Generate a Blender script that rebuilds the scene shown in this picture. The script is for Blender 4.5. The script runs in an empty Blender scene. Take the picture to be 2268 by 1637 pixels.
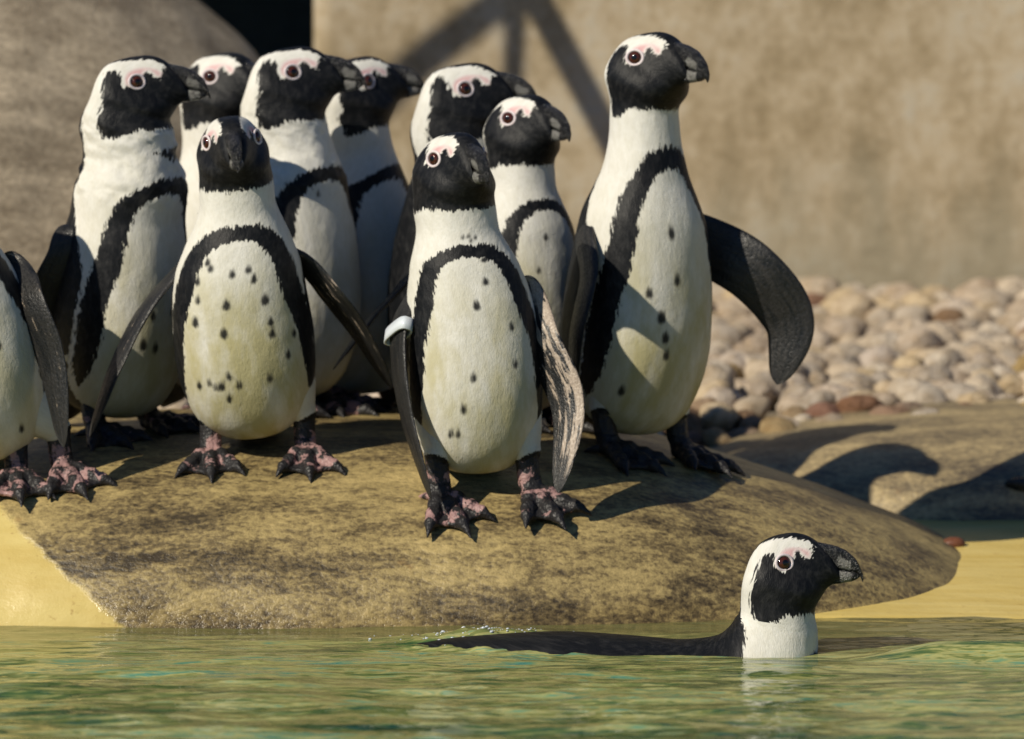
import bpy, math, random
import numpy as np
from mathutils import Vector, Matrix
from mathutils.bvhtree import BVHTree

scene = bpy.context.scene
R = math.radians
# ------------------------------------------------------------------ camera
K = 7.826e-5                      # tangent per pixel of a 2268 px wide frame
PITCH = math.atan(965.5 * K)
CAM_Z = 1.0
cam_d = bpy.data.cameras.new('camera')
cam_d.sensor_width = 36.0
cam_d.lens = 36.0 / (2268 * K)
cam_d.clip_start = 0.05
cam_d.clip_end = 2000
cam_d.dof.use_dof = True
cam_d.dof.focus_distance = 8.12
cam_d.dof.aperture_fstop = 4.6
cam = bpy.data.objects.new('camera', cam_d)
cam.location = (0, 0, CAM_Z)
cam.rotation_euler = (math.pi / 2 - PITCH, 0, 0)
scene.collection.objects.link(cam)
scene.camera = cam

# ------------------------------------------------------------------ light
SUN_AZ, SUN_EL = R(50), R(36)     # azimuth: degrees to the left of the camera's back
TO_SUN = Vector((-math.sin(SUN_AZ) * math.cos(SUN_EL), -math.cos(SUN_AZ) * math.cos(SUN_EL), math.sin(SUN_EL)))
world = bpy.data.worlds.new('World')
scene.world = world
world.use_nodes = True
wn = world.node_tree
sky = wn.nodes.new('ShaderNodeTexSky')
sky.sky_type = 'NISHITA'
sky.sun_disc = False
sky.sun_elevation = SUN_EL
sky.sun_rotation = math.atan2(TO_SUN.x, TO_SUN.y)
sky.air_density = 1.0
sky.dust_density = 0.0
sky.ozone_density = 3.0
tint = wn.nodes.new('ShaderNodeMix')
tint.data_type = 'RGBA'; tint.blend_type = 'MULTIPLY'
tint.inputs[0].default_value = 1.0
tint.inputs[7].default_value = (0.62, 0.84, 1.12, 1)
wn.links.new(sky.outputs[0], tint.inputs[6])
wn.links.new(tint.outputs[2], wn.nodes['Background'].inputs[0])
wn.nodes['Background'].inputs[1].default_value = 0.05
sd = bpy.data.lights.new('sun', 'SUN')
sd.energy = 4.7
sd.angle = R(0.53)
sd.color = (1.0, 0.91, 0.75)
sun = bpy.data.objects.new('sun', sd)
sun.rotation_euler = TO_SUN.to_track_quat('Z', 'Y').to_euler()
sun.location = TO_SUN * 20
scene.collection.objects.link(sun)
scene.view_settings.view_transform = 'Standard'
scene.view_settings.look = 'None'
scene.view_settings.gamma = 1.0
scene.view_settings.exposure = 0.0
scene.view_settings.use_curve_mapping = False
scene.render.engine = 'CYCLES'
scene.cycles.max_bounces = 8
scene.cycles.transparent_max_bounces = 12
scene.cycles.sample_clamp_indirect = 6.0
scene.cycles.caustics_reflective = False
scene.cycles.caustics_refractive = False

C = scene.collection
RNG = np.random.RandomState(7)
random.seed(7)

# ------------------------------------------------------------------ numeric helpers
def W(px, py, d):
    """World point on the line of sight through a pixel at distance d along +Y (2268 px frame)."""
    a = math.pi / 2 - PITCH
    u, v = (px - 1134) * K, (818.5 - py) * K
    fy, fz = math.cos(PITCH), -math.sin(PITCH)
    uy, uz = math.sin(PITCH), math.cos(PITCH)
    dy, dz = fy + v * uy, fz + v * uz
    t = d / dy
    return np.array((u * t, d, CAM_Z + dz * t))

def _hash(ix, iy, iz):
    h = (ix.astype(np.int64) * 374761393 + iy.astype(np.int64) * 668265263 + iz.astype(np.int64) * 1442695041) & 0xffffffff
    h = ((h ^ (h >> 13)) * 1274126177) & 0xffffffff
    return ((h ^ (h >> 16)) & 0xffff) / 65535.0

def vnoise(p):
    i = np.floor(p).astype(np.int64)
    f = p - i
    f = f * f * (3 - 2 * f)
    out = 0
    for dx in (0, 1):
        for dy in (0, 1):
            for dz in (0, 1):
                w = (f[:, 0] if dx else 1 - f[:, 0]) * (f[:, 1] if dy else 1 - f[:, 1]) * (f[:, 2] if dz else 1 - f[:, 2])
                out = out + w * _hash(i[:, 0] + dx, i[:, 1] + dy, i[:, 2] + dz)
    return out

def fbm(p, oct=4, gain=0.5):
    s, a, t = 0, 1.0, 0
    q = np.array(p, float)
    for k in range(oct):
        s = s + a * (vnoise(q + 17.3 * k) - 0.5)
        t += a
        a *= gain
        q = q * 2.03
    return s / t

def smooth(a, b, x):
    t = np.clip((np.asarray(x, float) - a) / (b - a), 0, 1)
    return t * t * (3 - 2 * t)

def interp(x, xp, fp):
    """smooth (monotone cubic) table lookup"""
    xp, fp = np.asarray(xp, float), np.asarray(fp, float)
    h = np.diff(xp)
    dl = np.diff(fp) / h
    m = np.zeros_like(fp)
    m[1:-1] = np.where(dl[:-1] * dl[1:] > 0, 2 * dl[:-1] * dl[1:] / (dl[:-1] + dl[1:] + 1e-12), 0)
    m[0], m[-1] = dl[0], dl[-1]
    x = np.clip(x, xp[0], xp[-1])
    i = np.clip(np.searchsorted(xp, x) - 1, 0, len(h) - 1)
    t = (x - xp[i]) / h[i]
    return ((1 + 2 * t) * (1 - t) ** 2) * fp[i] + t * (1 - t) ** 2 * h[i] * m[i] + t * t * (3 - 2 * t) * fp[i + 1] + t * t * (t - 1) * h[i] * m[i + 1]

def catmull(P, n):
    P = np.asarray(P, float)
    Q = np.vstack([2 * P[0] - P[1], P, 2 * P[-1] - P[-2]])
    u = np.linspace(0, len(P) - 1, n)
    i = np.clip(u.astype(int), 0, len(P) - 2)
    t = (u - i)[:, None]
    p0, p1, p2, p3 = Q[i], Q[i + 1], Q[i + 2], Q[i + 3]
    return 0.5 * (2 * p1 + (p2 - p0) * t + (2 * p0 - 5 * p1 + 4 * p2 - p3) * t ** 2 + (3 * p1 - p0 - 3 * p2 + p3) * t ** 3)

def poly_sd(pts, poly):
    """signed distance to a closed polygon, positive inside"""
    poly = np.asarray(poly, float)
    d = np.full(len(pts), 1e9)
    inside = np.zeros(len(pts), bool)
    for a, b in zip(poly, np.roll(poly, -1, 0)):
        e = b - a
        w = pts - a
        t = np.clip((w @ e) / (e @ e), 0, 1)
        d = np.minimum(d, np.linalg.norm(w - t[:, None] * e, axis=1))
        c = ((a[1] <= pts[:, 1]) != (b[1] <= pts[:, 1]))
        with np.errstate(divide='ignore', invalid='ignore'):
            xi = a[0] + (pts[:, 1] - a[1]) / (b[1] - a[1] if b[1] != a[1] else 1e-12) * (b[0] - a[0])
        inside ^= c & (pts[:, 0] < xi)
    return np.where(inside, d, -d)

def grid_faces(nr, nc, wrap=True):
    r = np.arange(nr - 1)[:, None]
    c = np.arange(nc if wrap else nc - 1)[None, :]
    c2 = (c + 1) % nc
    a = r * nc + c
    b = r * nc + c2
    return np.stack([a, b, b + nc, a + nc], -1).reshape(-1, 4)

class Mesh:
    def __init__(s):
        s.v, s.f, s.m, s.at, s.n = [], [], [], {}, 0
    def add(s, v, f, mat=0, **at):
        f = np.asarray(f)
        s.v.append(np.asarray(v, float))
        s.f.append((f + s.n, mat))
        for k, a in at.items():
            s.at.setdefault(k, []).append((s.n, np.asarray(a, float)))
        s.n += len(v)
    def build(s, name, mats, parent=None, origin=(0, 0, 0), smooth_shade=True):
        V = np.vstack(s.v) - np.asarray(origin)
        me = bpy.data.meshes.new(name)
        nf = sum(len(f) for f, _ in s.f)
        nl = sum(f.size for f, _ in s.f)
        me.vertices.add(len(V)); me.vertices.foreach_set('co', V.ravel())
        me.loops.add(nl); me.polygons.add(nf)
        me.loops.foreach_set('vertex_index', np.concatenate([f.ravel() for f, _ in s.f]))
        sizes = np.concatenate([np.full(len(f), f.shape[1]) for f, _ in s.f])
        me.polygons.foreach_set('loop_start', np.concatenate([[0], np.cumsum(sizes)[:-1]]))
        me.polygons.foreach_set('material_index', np.concatenate([np.full(len(f), m) for f, m in s.f]))
        me.polygons.foreach_set('use_smooth', np.full(nf, smooth_shade))
        me.update(calc_edges=True)
        me.validate()
        for k, parts in s.at.items():
            dim = parts[0][1].ndim
            full = np.zeros((len(V), 3) if dim == 2 else len(V))
            for st, a in parts:
                full[st:st + len(a)] = a
            at = me.attributes.new(k, 'FLOAT_VECTOR' if dim == 2 else 'FLOAT', 'POINT')
            at.data.foreach_set('vector' if dim == 2 else 'value', full.ravel())
        for m in mats:
            me.materials.append(m)
        o = bpy.data.objects.new(name, me)
        C.objects.link(o)
        if parent is not None:
            o.parent = parent
        else:
            o.location = origin
        return o

def tag(o, label=None, cat=None, group=None, kind=None):
    if label: o['label'] = label
    if cat: o['category'] = cat
    if group: o['group'] = group
    if kind: o['kind'] = kind
    return o

# ------------------------------------------------------------------ material helpers
class NT:
    def __init__(s, name):
        s.mat = bpy.data.materials.new(name)
        s.mat.use_nodes = True
        s.t = s.mat.node_tree
        s.t.nodes.clear()
        s.out = s.n('ShaderNodeOutputMaterial')
    def n(s, typ, **kw):
        nd = s.t.nodes.new(typ)
        for k, v in kw.items():
            setattr(nd, k, v)
        return nd
    def put(s, sock, val):
        if val is None: return
        if hasattr(val, 'links'):
            s.t.links.new(val, sock)
        elif isinstance(val, (tuple, list)) and len(val) == 3 and sock.type == 'RGBA':
            sock.default_value = (*val, 1)
        else:
            sock.default_value = val
    def math(s, op, a, b=None, c=None, clamp=False):
        nd = s.n('ShaderNodeMath', operation=op, use_clamp=clamp)
        for i, v in enumerate((a, b, c)):
            if v is not None: s.put(nd.inputs[i], v)
        return nd.outputs[0]
    def attr(s, name, vec=False):
        nd = s.n('ShaderNodeAttribute', attribute_name=name)
        return nd.outputs['Vector' if vec else 'Fac']
    def coord(s, which='Object'):
        return s.n('ShaderNodeTexCoord').outputs[which]
    def mapping(s, vec, scale=(1, 1, 1), rot=(0, 0, 0), loc=(0, 0, 0)):
        nd = s.n('ShaderNodeMapping')
        s.put(nd.inputs['Vector'], vec)
        nd.inputs['Scale'].default_value = scale
        nd.inputs['Rotation'].default_value = rot
        nd.inputs['Location'].default_value = loc
        return nd.outputs[0]
    def noise(s, vec, scale=5, detail=4, rough=0.55, dist=0.0, col=False):
        nd = s.n('ShaderNodeTexNoise')
        s.put(nd.inputs['Vector'], vec)
        s.put(nd.inputs['Scale'], scale)
        nd.inputs['Detail'].default_value = detail
        nd.inputs['Roughness'].default_value = rough
        nd.inputs['Distortion'].default_value = dist
        return nd.outputs[1 if col else 0]
    def range(s, v, a, b, c=0.0, d=1.0, smooth=True):
        nd = s.n('ShaderNodeMapRange', interpolation_type='SMOOTHSTEP' if smooth else 'LINEAR')
        s.put(nd.inputs[0], v)
        for i, q in enumerate((a, b, c, d)): s.put(nd.inputs[1 + i], q)
        return nd.outputs[0]
    def mix(s, f, a, b, blend='MIX'):
        nd = s.n('ShaderNodeMix', data_type='RGBA', blend_type=blend)
        s.put(nd.inputs[0], f); s.put(nd.inputs[6], a); s.put(nd.inputs[7], b)
        return nd.outputs[2]
    def ramp(s, f, stops):
        nd = s.n('ShaderNodeValToRGB')
        cr = nd.color_ramp
        while len(cr.elements) < len(stops): cr.elements.new(0.5)
        for e, (p, c) in zip(cr.elements, stops):
            e.position = p; e.color = (*c, 1)
        s.put(nd.inputs[0], f)
        return nd.outputs[0]
    def bump(s, h, strength=0.5, dist=0.01, normal=None):
        nd = s.n('ShaderNodeBump')
        nd.inputs['Strength'].default_value = strength
        nd.inputs['Distance'].default_value = dist
        s.put(nd.inputs['Height'], h)
        if normal is not None: s.put(nd.inputs['Normal'], normal)
        return nd.outputs[0]
    def principled(s, color, rough=0.6, normal=None, spec=0.5, **kw):
        b = s.n('ShaderNodeBsdfPrincipled')
        s.put(b.inputs['Base Color'], color)
        s.put(b.inputs['Roughness'], rough)
        s.put(b.inputs['Specular IOR Level'], spec)
        if normal is not None: s.put(b.inputs['Normal'], normal)
        for k, v in kw.items(): s.put(b.inputs[k], v)
        s.t.links.new(b.outputs[0], s.out.inputs[0])
        return b

# ------------------------------------------------------------------ materials
def mat_feather():
    m = NT('feathers')
    puv = m.attr('puv', True)
    streak = m.noise(m.mapping(puv, (300, 75, 1)), 1.0, 2, 0.5)
    broad = m.noise(m.mapping(puv, (110, 60, 1)), 1.0, 3, 0.6)
    fine = m.noise(m.mapping(puv, (700, 170, 1)), 1.0, 2, 0.5)
    d = m.attr('dark')
    d2 = m.math('ADD', d, m.math('MULTIPLY', m.math('SUBTRACT', streak, 0.5), 0.020))
    d2 = m.math('ADD', d2, m.math('MULTIPLY', m.math('SUBTRACT', broad, 0.5), 0.010))
    d2 = m.math('ADD', d2, m.math('MULTIPLY', m.math('SUBTRACT', fine, 0.5), 0.006))
    mask = m.range(d2, -0.0014, 0.0016)
    sp = m.math('ADD', m.attr('spot'), m.math('MULTIPLY', m.math('SUBTRACT', streak, 0.5), 0.005))
    mask = m.math('MAXIMUM', mask, m.range(sp, -0.0026, 0.0034, 0.0, 0.96))
    p2 = m.math('ADD', m.attr('pink'), m.math('MULTIPLY', m.math('SUBTRACT', broad, 0.5), 0.004))
    pmask = m.range(p2, -0.0016, 0.0022)
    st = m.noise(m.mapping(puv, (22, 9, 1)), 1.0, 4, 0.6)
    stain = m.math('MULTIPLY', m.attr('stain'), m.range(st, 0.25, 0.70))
    white = m.mix(m.range(broad, 0.3, 0.75), (0.72, 0.71, 0.66), (0.655, 0.64, 0.575))
    white = m.mix(m.math('MULTIPLY', m.range(fine, 0.45, 0.75), 0.35), white, (0.54, 0.53, 0.47))
    white = m.mix(stain, white, (0.46, 0.42, 0.235))  # belly dirt plus yellow-green bounce off the water, both mixed into the white
    black = m.mix(m.range(broad, 0.4, 0.8), (0.006, 0.0068, 0.0085), (0.026, 0.026, 0.027))
    col = m.mix(mask, white, black)
    pinkc = m.mix(m.range(broad, 0.3, 0.7), (0.60, 0.36, 0.36), (0.66, 0.45, 0.44))
    pinkc = m.mix(m.range(m.attr('pink'), 0.0005, 0.006), (0.68, 0.58, 0.56), pinkc)
    col = m.mix(pmask, col, pinkc)
    h = m.math('ADD', m.math('MULTIPLY', fine, 0.5), broad)
    nrm = m.bump(h, 0.36, 0.003)
    rough = m.range(mask, 0, 1, 0.8, 0.48)
    spec = m.range(mask, 0, 1, 0.15, 0.17)
    m.principled(col, rough, nrm, spec)
    return m.mat

def mat_flipper():
    m = NT('flipper_skin')
    puv = m.attr('puv', True)
    n1 = m.noise(m.mapping(puv, (26, 150, 1)), 1.0, 4, 0.65, 0.4)
    n2 = m.noise(m.mapping(puv, (300, 300, 1)), 1.0, 2, 0.5)
    lvl = m.math('ADD', m.math('ADD', n1, m.math('MULTIPLY', m.math('SUBTRACT', n2, 0.5), 0.18)), m.math('SUBTRACT', m.attr('mott'), 0.5))
    mask = m.range(lvl, 0.55, 0.61)
    pale = m.mix(m.range(n2, 0.3, 0.7), (0.46, 0.38, 0.30), (0.30, 0.24, 0.19))
    blk = m.mix(m.range(n1, 0.35, 0.6), (0.007, 0.008, 0.009), (0.022, 0.021, 0.020))
    col = m.mix(mask, blk, pale)
    nrm = m.bump(m.math('ADD', n2, m.math('MULTIPLY', n1, 0.6)), 0.6, 0.002)
    m.principled(col, m.range(n2, 0.3, 0.7, 0.30, 0.55), nrm, 0.4)
    return m.mat

def mat_foot():
    m = NT('foot_skin')
    puv = m.attr('puv', True)
    n1 = m.noise(puv, 34, 3, 0.55, 0.4)
    n2 = m.noise(puv, 260, 2, 0.5)
    vo = m.n('ShaderNodeTexVoronoi'); m.put(vo.inputs['Vector'], puv); vo.inputs['Scale'].default_value = 230
    lvl = m.math('ADD', n1, m.math('SUBTRACT', m.attr('mott'), 0.5))
    mask = m.range(m.math('ADD', lvl, m.math('MULTIPLY', m.math('SUBTRACT', n2, 0.5), 0.2)), 0.50, 0.57)
    col = m.mix(mask, (0.016, 0.015, 0.016), m.mix(n2, (0.40, 0.23, 0.22), (0.27, 0.17, 0.16)))
    nrm = m.bump(m.math('ADD', m.math('MULTIPLY', vo.outputs['Distance'], 0.6), n1), 0.6, 0.003)
    m.principled(col, m.range(n2, 0.3, 0.7, 0.42, 0.6), nrm, 0.35)
    return m.mat

def mat_beak():
    m = NT('beak_horn')
    puv = m.attr('puv', True)
    n1 = m.noise(puv, 170, 4, 0.65)
    n2 = m.noise(puv, 420, 2, 0.5)
    pale = m.attr('pale')
    pm = m.range(m.math('ADD', pale, m.math('MULTIPLY', m.math('SUBTRACT', n1, 0.5), 1.6)), 0.38, 0.95)
    col = m.mix(pm, m.mix(m.range(n1, 0.42, 0.72), (0.006, 0.006, 0.007), (0.050, 0.048, 0.045)), (0.20, 0.195, 0.18))
    gp = m.attr('gape')
    col = m.mix(m.range(gp, 0.2, 0.8), col, (0.22, 0.09, 0.08))
    nrm = m.bump(m.math('ADD', m.math('MULTIPLY', n1, 1.4), n2), 0.9, 0.0045)
    m.principled(col, 0.20, nrm, 0.5)
    return m.mat

def mat_eye():
    m = NT('eye')
    r = m.attr('rad')
    n = m.noise(m.coord(), 900, 2)
    col = m.ramp(r, [(0.0, (0.004, 0.003, 0.003)), (0.40, (0.005, 0.004, 0.004)), (0.48, (0.085, 0.022, 0.012)), (0.8, (0.06, 0.016, 0.010)), (0.95, (0.012, 0.008, 0.008))])
    m.principled(m.mix(0.3, col, m.mix(n, (0, 0, 0), col)), 0.06, None, 0.6)
    return m.mat

def mat_simple(name, c1, c2, scale=30, rough=0.6, bump=0.3, dist=0.003, spec=0.4, detail=4):
    m = NT(name)
    v = m.coord()
    n = m.noise(v, scale, detail, 0.6)
    f = m.noise(v, scale * 6, 3, 0.6)
    col = m.mix(m.range(m.math('ADD', m.math('MULTIPLY', n, 0.7), m.math('MULTIPLY', f, 0.3)), 0.35, 0.65), c1, c2)
    m.principled(col, rough, m.bump(m.math('ADD', n, m.math('MULTIPLY', f, 0.5)), bump, dist), spec)
    return m.mat

def mat_shore_rock(name, light, mid, dark, rot=0.35, wet=True, paint=False):
    m = NT(name)
    v = m.coord()
    warp = m.noise(v, 2.2, 3, 0.5, col=True)
    vv = m.n('ShaderNodeVectorMath', operation='MULTIPLY_ADD')
    m.put(vv.inputs[0], warp); vv.inputs[1].default_value = (0.16, 0.16, 0.16); m.put(vv.inputs[2], v)
    v2 = m.n('ShaderNodeVectorMath', operation='MULTIPLY_ADD')
    m.put(v2.inputs[0], warp); v2.inputs[1].default_value = (0.05, 0.05, 0.05); m.put(v2.inputs[2], v)
    s1 = m.noise(m.mapping(vv.outputs[0], (3.0, 9, 17), (0, rot, 0.15)), 1.0, 5, 0.62)
    s2 = m.noise(m.mapping(v2.outputs[0], (14.0, 40, 60), (0, rot, 0.1)), 1.0, 4, 0.62)
    big = m.noise(v, 3.1, 3, 0.5)
    fine = m.noise(v, 150, 4, 0.7)
    pits = m.noise(m.mapping(v2.outputs[0], (70, 120, 150), (0, rot, 0.1)), 1.0, 3, 0.6)
    f = m.math('ADD', m.math('MULTIPLY', s1, 0.62), m.math('MULTIPLY', s2, 0.28))
    f = m.math('ADD', f, m.math('MULTIPLY', big, 0.20))
    f = m.math('ADD', f, m.math('MULTIPLY', m.math('SUBTRACT', fine, 0.5), 0.34))
    f = m.math('ADD', f, m.math('MULTIPLY', m.math('SUBTRACT', pits, 0.5), 0.36))
    col = m.ramp(f, [(0.43, dark), (0.525, mid), (0.61, light), (0.72, tuple(min(1, c * 1.45) for c in light))])
    rust = m.range(m.noise(v, 9, 4, 0.6), 0.66, 0.74)
    col = m.mix(m.math('MULTIPLY', rust, 0.4), col, (0.26, 0.13, 0.04))
    rough = 0.55
    if wet:
        sep = m.n('ShaderNodeSeparateXYZ'); geo = m.n('ShaderNodeNewGeometry')
        m.put(sep.inputs[0], geo.outputs['Position'])
        wz = m.math('ADD', sep.outputs[2], m.math('MULTIPLY', m.math('SUBTRACT', big, 0.5), 0.10))
        wetm = m.range(wz, 0.045, 0.0)
        col = m.mix(m.math('MULTIPLY', wetm, 0.45), col, m.mix(1.0, col, (0.62, 0.58, 0.50), 'MULTIPLY'))
        rough = m.range(wetm, 0, 1, 0.42, 0.22)
    h = m.math('ADD', m.math('ADD', m.math('MULTIPLY', fine, 0.8), m.math('MULTIPLY', pits, 1.0)), m.math('MULTIPLY', s2, 0.8))
    if paint:                      # the yellow pool paint runs up over the rock's low corner
        ln = m.math('SUBTRACT', m.math('MULTIPLY', m.math('ADD', sep.outputs[0], 0.555), -0.80), sep.outputs[2])
        ln = m.math('ADD', ln, m.math('MULTIPLY', m.math('SUBTRACT', m.noise(v, 22, 5, 0.7), 0.5), 0.035))
        pm = m.range(ln, -0.005, 0.010)
        yc = m.mix(m.range(m.noise(m.mapping(v, (5, 20, 12)), 1.0, 4, 0.6), 0.3, 0.7), (0.56, 0.42, 0.13), (0.66, 0.53, 0.20))
        yc = m.mix(m.math('MULTIPLY', m.range(m.noise(v, 60, 4, 0.6), 0.60, 0.72), 0.6), yc, (0.36, 0.22, 0.07))
        col = m.mix(pm, col, yc)
        h = m.math('MULTIPLY', h, m.range(pm, 0, 1, 1.0, 0.25))
    m.principled(col, rough, m.bump(h, 0.45, 0.005), 0.45)
    return m.mat

def mat_wall():
    m = NT('stained_concrete')
    v = m.coord()
    big = m.noise(v, 3.0, 4, 0.6)
    st = m.noise(m.mapping(v, (9, 9, 2.4)), 1.0, 5, 0.65)
    mid = m.noise(v, 13, 4, 0.6)
    fine = m.noise(v, 48, 5, 0.7)
    f = m.math('ADD', m.math('ADD', m.math('MULTIPLY', big, 0.30), m.math('MULTIPLY', st, 0.32)), m.math('ADD', m.math('MULTIPLY', mid, 0.22), m.math('MULTIPLY', fine, 0.22)))
    col = m.ramp(f, [(0.42, (0.26, 0.20, 0.115)), (0.49, (0.36, 0.285, 0.178)), (0.545, (0.45, 0.365, 0.245)), (0.60, (0.50, 0.43, 0.315)), (0.68, (0.43, 0.41, 0.35))])
    sep = m.n('ShaderNodeSeparateXYZ'); geo = m.n('ShaderNodeNewGeometry')
    m.put(sep.inputs[0], geo.outputs['Position'])
    base_tone = m.range(m.math('ADD', sep.outputs[2], m.math('MULTIPLY', m.math('SUBTRACT', st, 0.5), 0.6)), 0.58, 0.30)
    col = m.mix(m.math('MULTIPLY', base_tone, 0.55), col, (0.27, 0.255, 0.19))  # greyer and darker towards the wall base, edge broken by noise
    m.principled(col, 0.85, m.bump(m.math('ADD', fine, m.math('MULTIPLY', mid, 0.5)), 0.25, 0.012), 0.2)
    return m.mat

def mat_yellow():
    m = NT('yellow_pool_paint')
    v = m.coord()
    n = m.noise(m.mapping(v, (5, 30, 12)), 1.0, 4, 0.6)
    sp = m.noise(v, 55, 4, 0.6)
    alg = m.noise(v, 2.3, 4, 0.55)
    col = m.mix(m.range(n, 0.3, 0.7), (0.60, 0.44, 0.115), (0.70, 0.55, 0.19))
    col = m.mix(m.math('MULTIPLY', m.range(sp, 0.62, 0.72), 0.5), col, (0.40, 0.24, 0.06))
    sep = m.n('ShaderNodeSeparateXYZ'); m.put(sep.inputs[0], v)
    deep = m.range(m.math('ADD', sep.outputs[2], m.math('MULTIPLY', m.math('SUBTRACT', alg, 0.5), 0.10)), -0.02, -0.12)
    col = m.mix(m.math('MULTIPLY', deep, 0.85), col, m.mix(alg, (0.10, 0.22, 0.12), (0.22, 0.32, 0.13)))
    m.principled(col, 0.42, m.bump(m.math('ADD', n, sp), 0.3, 0.004), 0.4)
    return m.mat

def mat_water():
    m = NT('pool_water')
    v = m.coord()
    geo = m.n('ShaderNodeNewGeometry')
    sep = m.n('ShaderNodeSeparateXYZ'); m.put(sep.inputs[0], geo.outputs['Position'])
    a = m.noise(m.mapping(v, (1.3, 7, 1)), 1.0, 4, 0.6, 0.8)
    b = m.noise(m.mapping(v, (6, 30, 1), loc=(3, 7, 0)), 1.0, 3, 0.6, 1.0)
    f = m.math('ADD', m.math('MULTIPLY', a, 0.55), m.math('MULTIPLY', b, 0.45))
    c = m.noise(m.mapping(v, (16, 70, 1), loc=(1, 4, 0)), 1.0, 3, 0.65, 1.0)
    f = m.math('ADD', m.math('MULTIPLY', f, 0.66), m.math('MULTIPLY', c, 0.34))
    f = m.math('MULTIPLY_ADD', m.math('SUBTRACT', f, 0.5), 1.7, 0.5)
    body = m.ramp(f, [(0.30, (0.020, 0.070, 0.032)), (0.40, (0.085, 0.150, 0.048)), (0.48, (0.21, 0.25, 0.078)), (0.55, (0.50, 0.48, 0.18)), (0.59, (0.30, 0.38, 0.16)), (0.66, (0.13, 0.34, 0.22)), (0.76, (0.06, 0.23, 0.21))])  # pale yellow streaks stand in for reflections, painted into the green body colour
    near = m.range(m.math('ADD', sep.outputs[1], m.math('MULTIPLY', m.math('SUBTRACT', a, 0.5), 0.5)), 8.00, 8.32)
    body = m.mix(m.math('MULTIPLY', near, 0.75), body, m.mix(b, (0.26, 0.24, 0.085), (0.46, 0.42, 0.16)))
    rip = m.noise(m.mapping(v, (40, 80, 1)), 1.0, 2, 0.5, 0.5)
    nrm = m.bump(rip, 0.10, 0.003)
    dif = m.n('ShaderNodeBsdfDiffuse'); m.put(dif.inputs[0], body)
    tr = m.n('ShaderNodeBsdfTransparent'); tr.inputs[0].default_value = (0.90, 0.93, 0.66, 1)
    mx = m.n('ShaderNodeMixShader')
    m.put(mx.inputs[0], m.range(near, 0, 1, 0.12, 0.50, False))
    m.t.links.new(dif.outputs[0], mx.inputs[1]); m.t.links.new(tr.outputs[0], mx.inputs[2])
    gl = m.n('ShaderNodeBsdfGlossy'); gl.inputs['Roughness'].default_value = 0.006
    m.put(gl.inputs['Normal'], nrm)
    fr = m.n('ShaderNodeFresnel'); fr.inputs['IOR'].default_value = 1.333; m.put(fr.inputs['Normal'], nrm)
    m2 = m.n('ShaderNodeMixShader')
    m.t.links.new(fr.outputs[0], m2.inputs[0]); m.t.links.new(mx.outputs[0], m2.inputs[1]); m.t.links.new(gl.outputs[0], m2.inputs[2])
    m.t.links.new(m2.outputs[0], m.out.inputs[0])
    return m.mat

def mat_pebble(name, stops, island=False):
    m = NT(name)
    if island:
        r = m.n('ShaderNodeNewGeometry').outputs['Random Per Island']
        v = m.coord()
    else:
        r = m.n('ShaderNodeObjectInfo').outputs['Random']
        v = m.coord()
    base = m.ramp(r, stops)
    n = m.noise(v, 40 if island else 2.2, 4, 0.6)
    f = m.noise(v, 200 if island else 11, 3, 0.6)
    col = m.mix(m.range(n, 0.35, 0.7), base, m.mix(1.0, base, (0.72, 0.66, 0.58), 'MULTIPLY'))
    m.principled(col, 0.72, m.bump(m.math('ADD', n, m.math('MULTIPLY', f, 0.6)), 0.5, 0.006 if island else 0.1), 0.3)
    return m.mat

FEATHER, FLIPPER, FOOT, BEAK, EYE = mat_feather(), mat_flipper(), mat_foot(), mat_beak(), mat_eye()
EYERING = mat_simple('eye_ring_skin', (0.66, 0.55, 0.56), (0.74, 0.68, 0.70), 400, 0.4, 0.2, 0.0005)
BAND = mat_simple('band_plastic', (0.62, 0.68, 0.74), (0.70, 0.75, 0.79), 200, 0.35, 0.1, 0.0005)
ROCK1 = mat_shore_rock('wet_shore_rock', (0.335, 0.255, 0.108), (0.170, 0.126, 0.058), (0.050, 0.037, 0.020), 0.38, paint=True)
ROCK2 = mat_shore_rock('grey_brown_rock', (0.36, 0.28, 0.15), (0.21, 0.165, 0.095), (0.10, 0.08, 0.055), 0.1)
ROCK3 = mat_shore_rock('boulder_rock', (0.40, 0.33, 0.235), (0.30, 0.245, 0.17), (0.21, 0.165, 0.11), 0.2, wet=False)
WALL, YELLOW, WATER = mat_wall(), mat_yellow(), mat_water()
DARK = mat_simple('dark_green_paint', (0.14, 0.18, 0.175), (0.20, 0.25, 0.24), 8, 0.7, 0.2, 0.01)
CONCRETE = mat_simple('grey_paving', (0.11, 0.105, 0.095), (0.17, 0.16, 0.14), 3, 0.85, 0.4, 0.02)
GRAVEL = mat_simple('sandy_gravel', (0.20, 0.165, 0.12), (0.32, 0.27, 0.20), 25, 0.9, 0.6, 0.02)
STEEL = mat_simple('weathered_timber', (0.12, 0.085, 0.05), (0.20, 0.15, 0.095), 14, 0.7, 0.4, 0.005)
PALE_STOPS = [(0.0, (0.60, 0.50, 0.37)), (0.3, (0.52, 0.42, 0.32)), (0.5, (0.66, 0.57, 0.45)), (0.7, (0.48, 0.41, 0.33)), (0.85, (0.62, 0.49, 0.31)), (1.0, (0.56, 0.48, 0.41))]
BROWN_STOPS = [(0.0, (0.24, 0.15, 0.085)), (0.2, (0.36, 0.26, 0.17)), (0.4, (0.22, 0.10, 0.07)), (0.55, (0.42, 0.30, 0.12)), (0.75, (0.30, 0.22, 0.16)), (1.0, (0.50, 0.41, 0.30))]
PEB_PALE, PEB_BROWN = mat_pebble('pale_pebble', PALE_STOPS), mat_pebble('brown_pebble', BROWN_STOPS)
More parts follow.
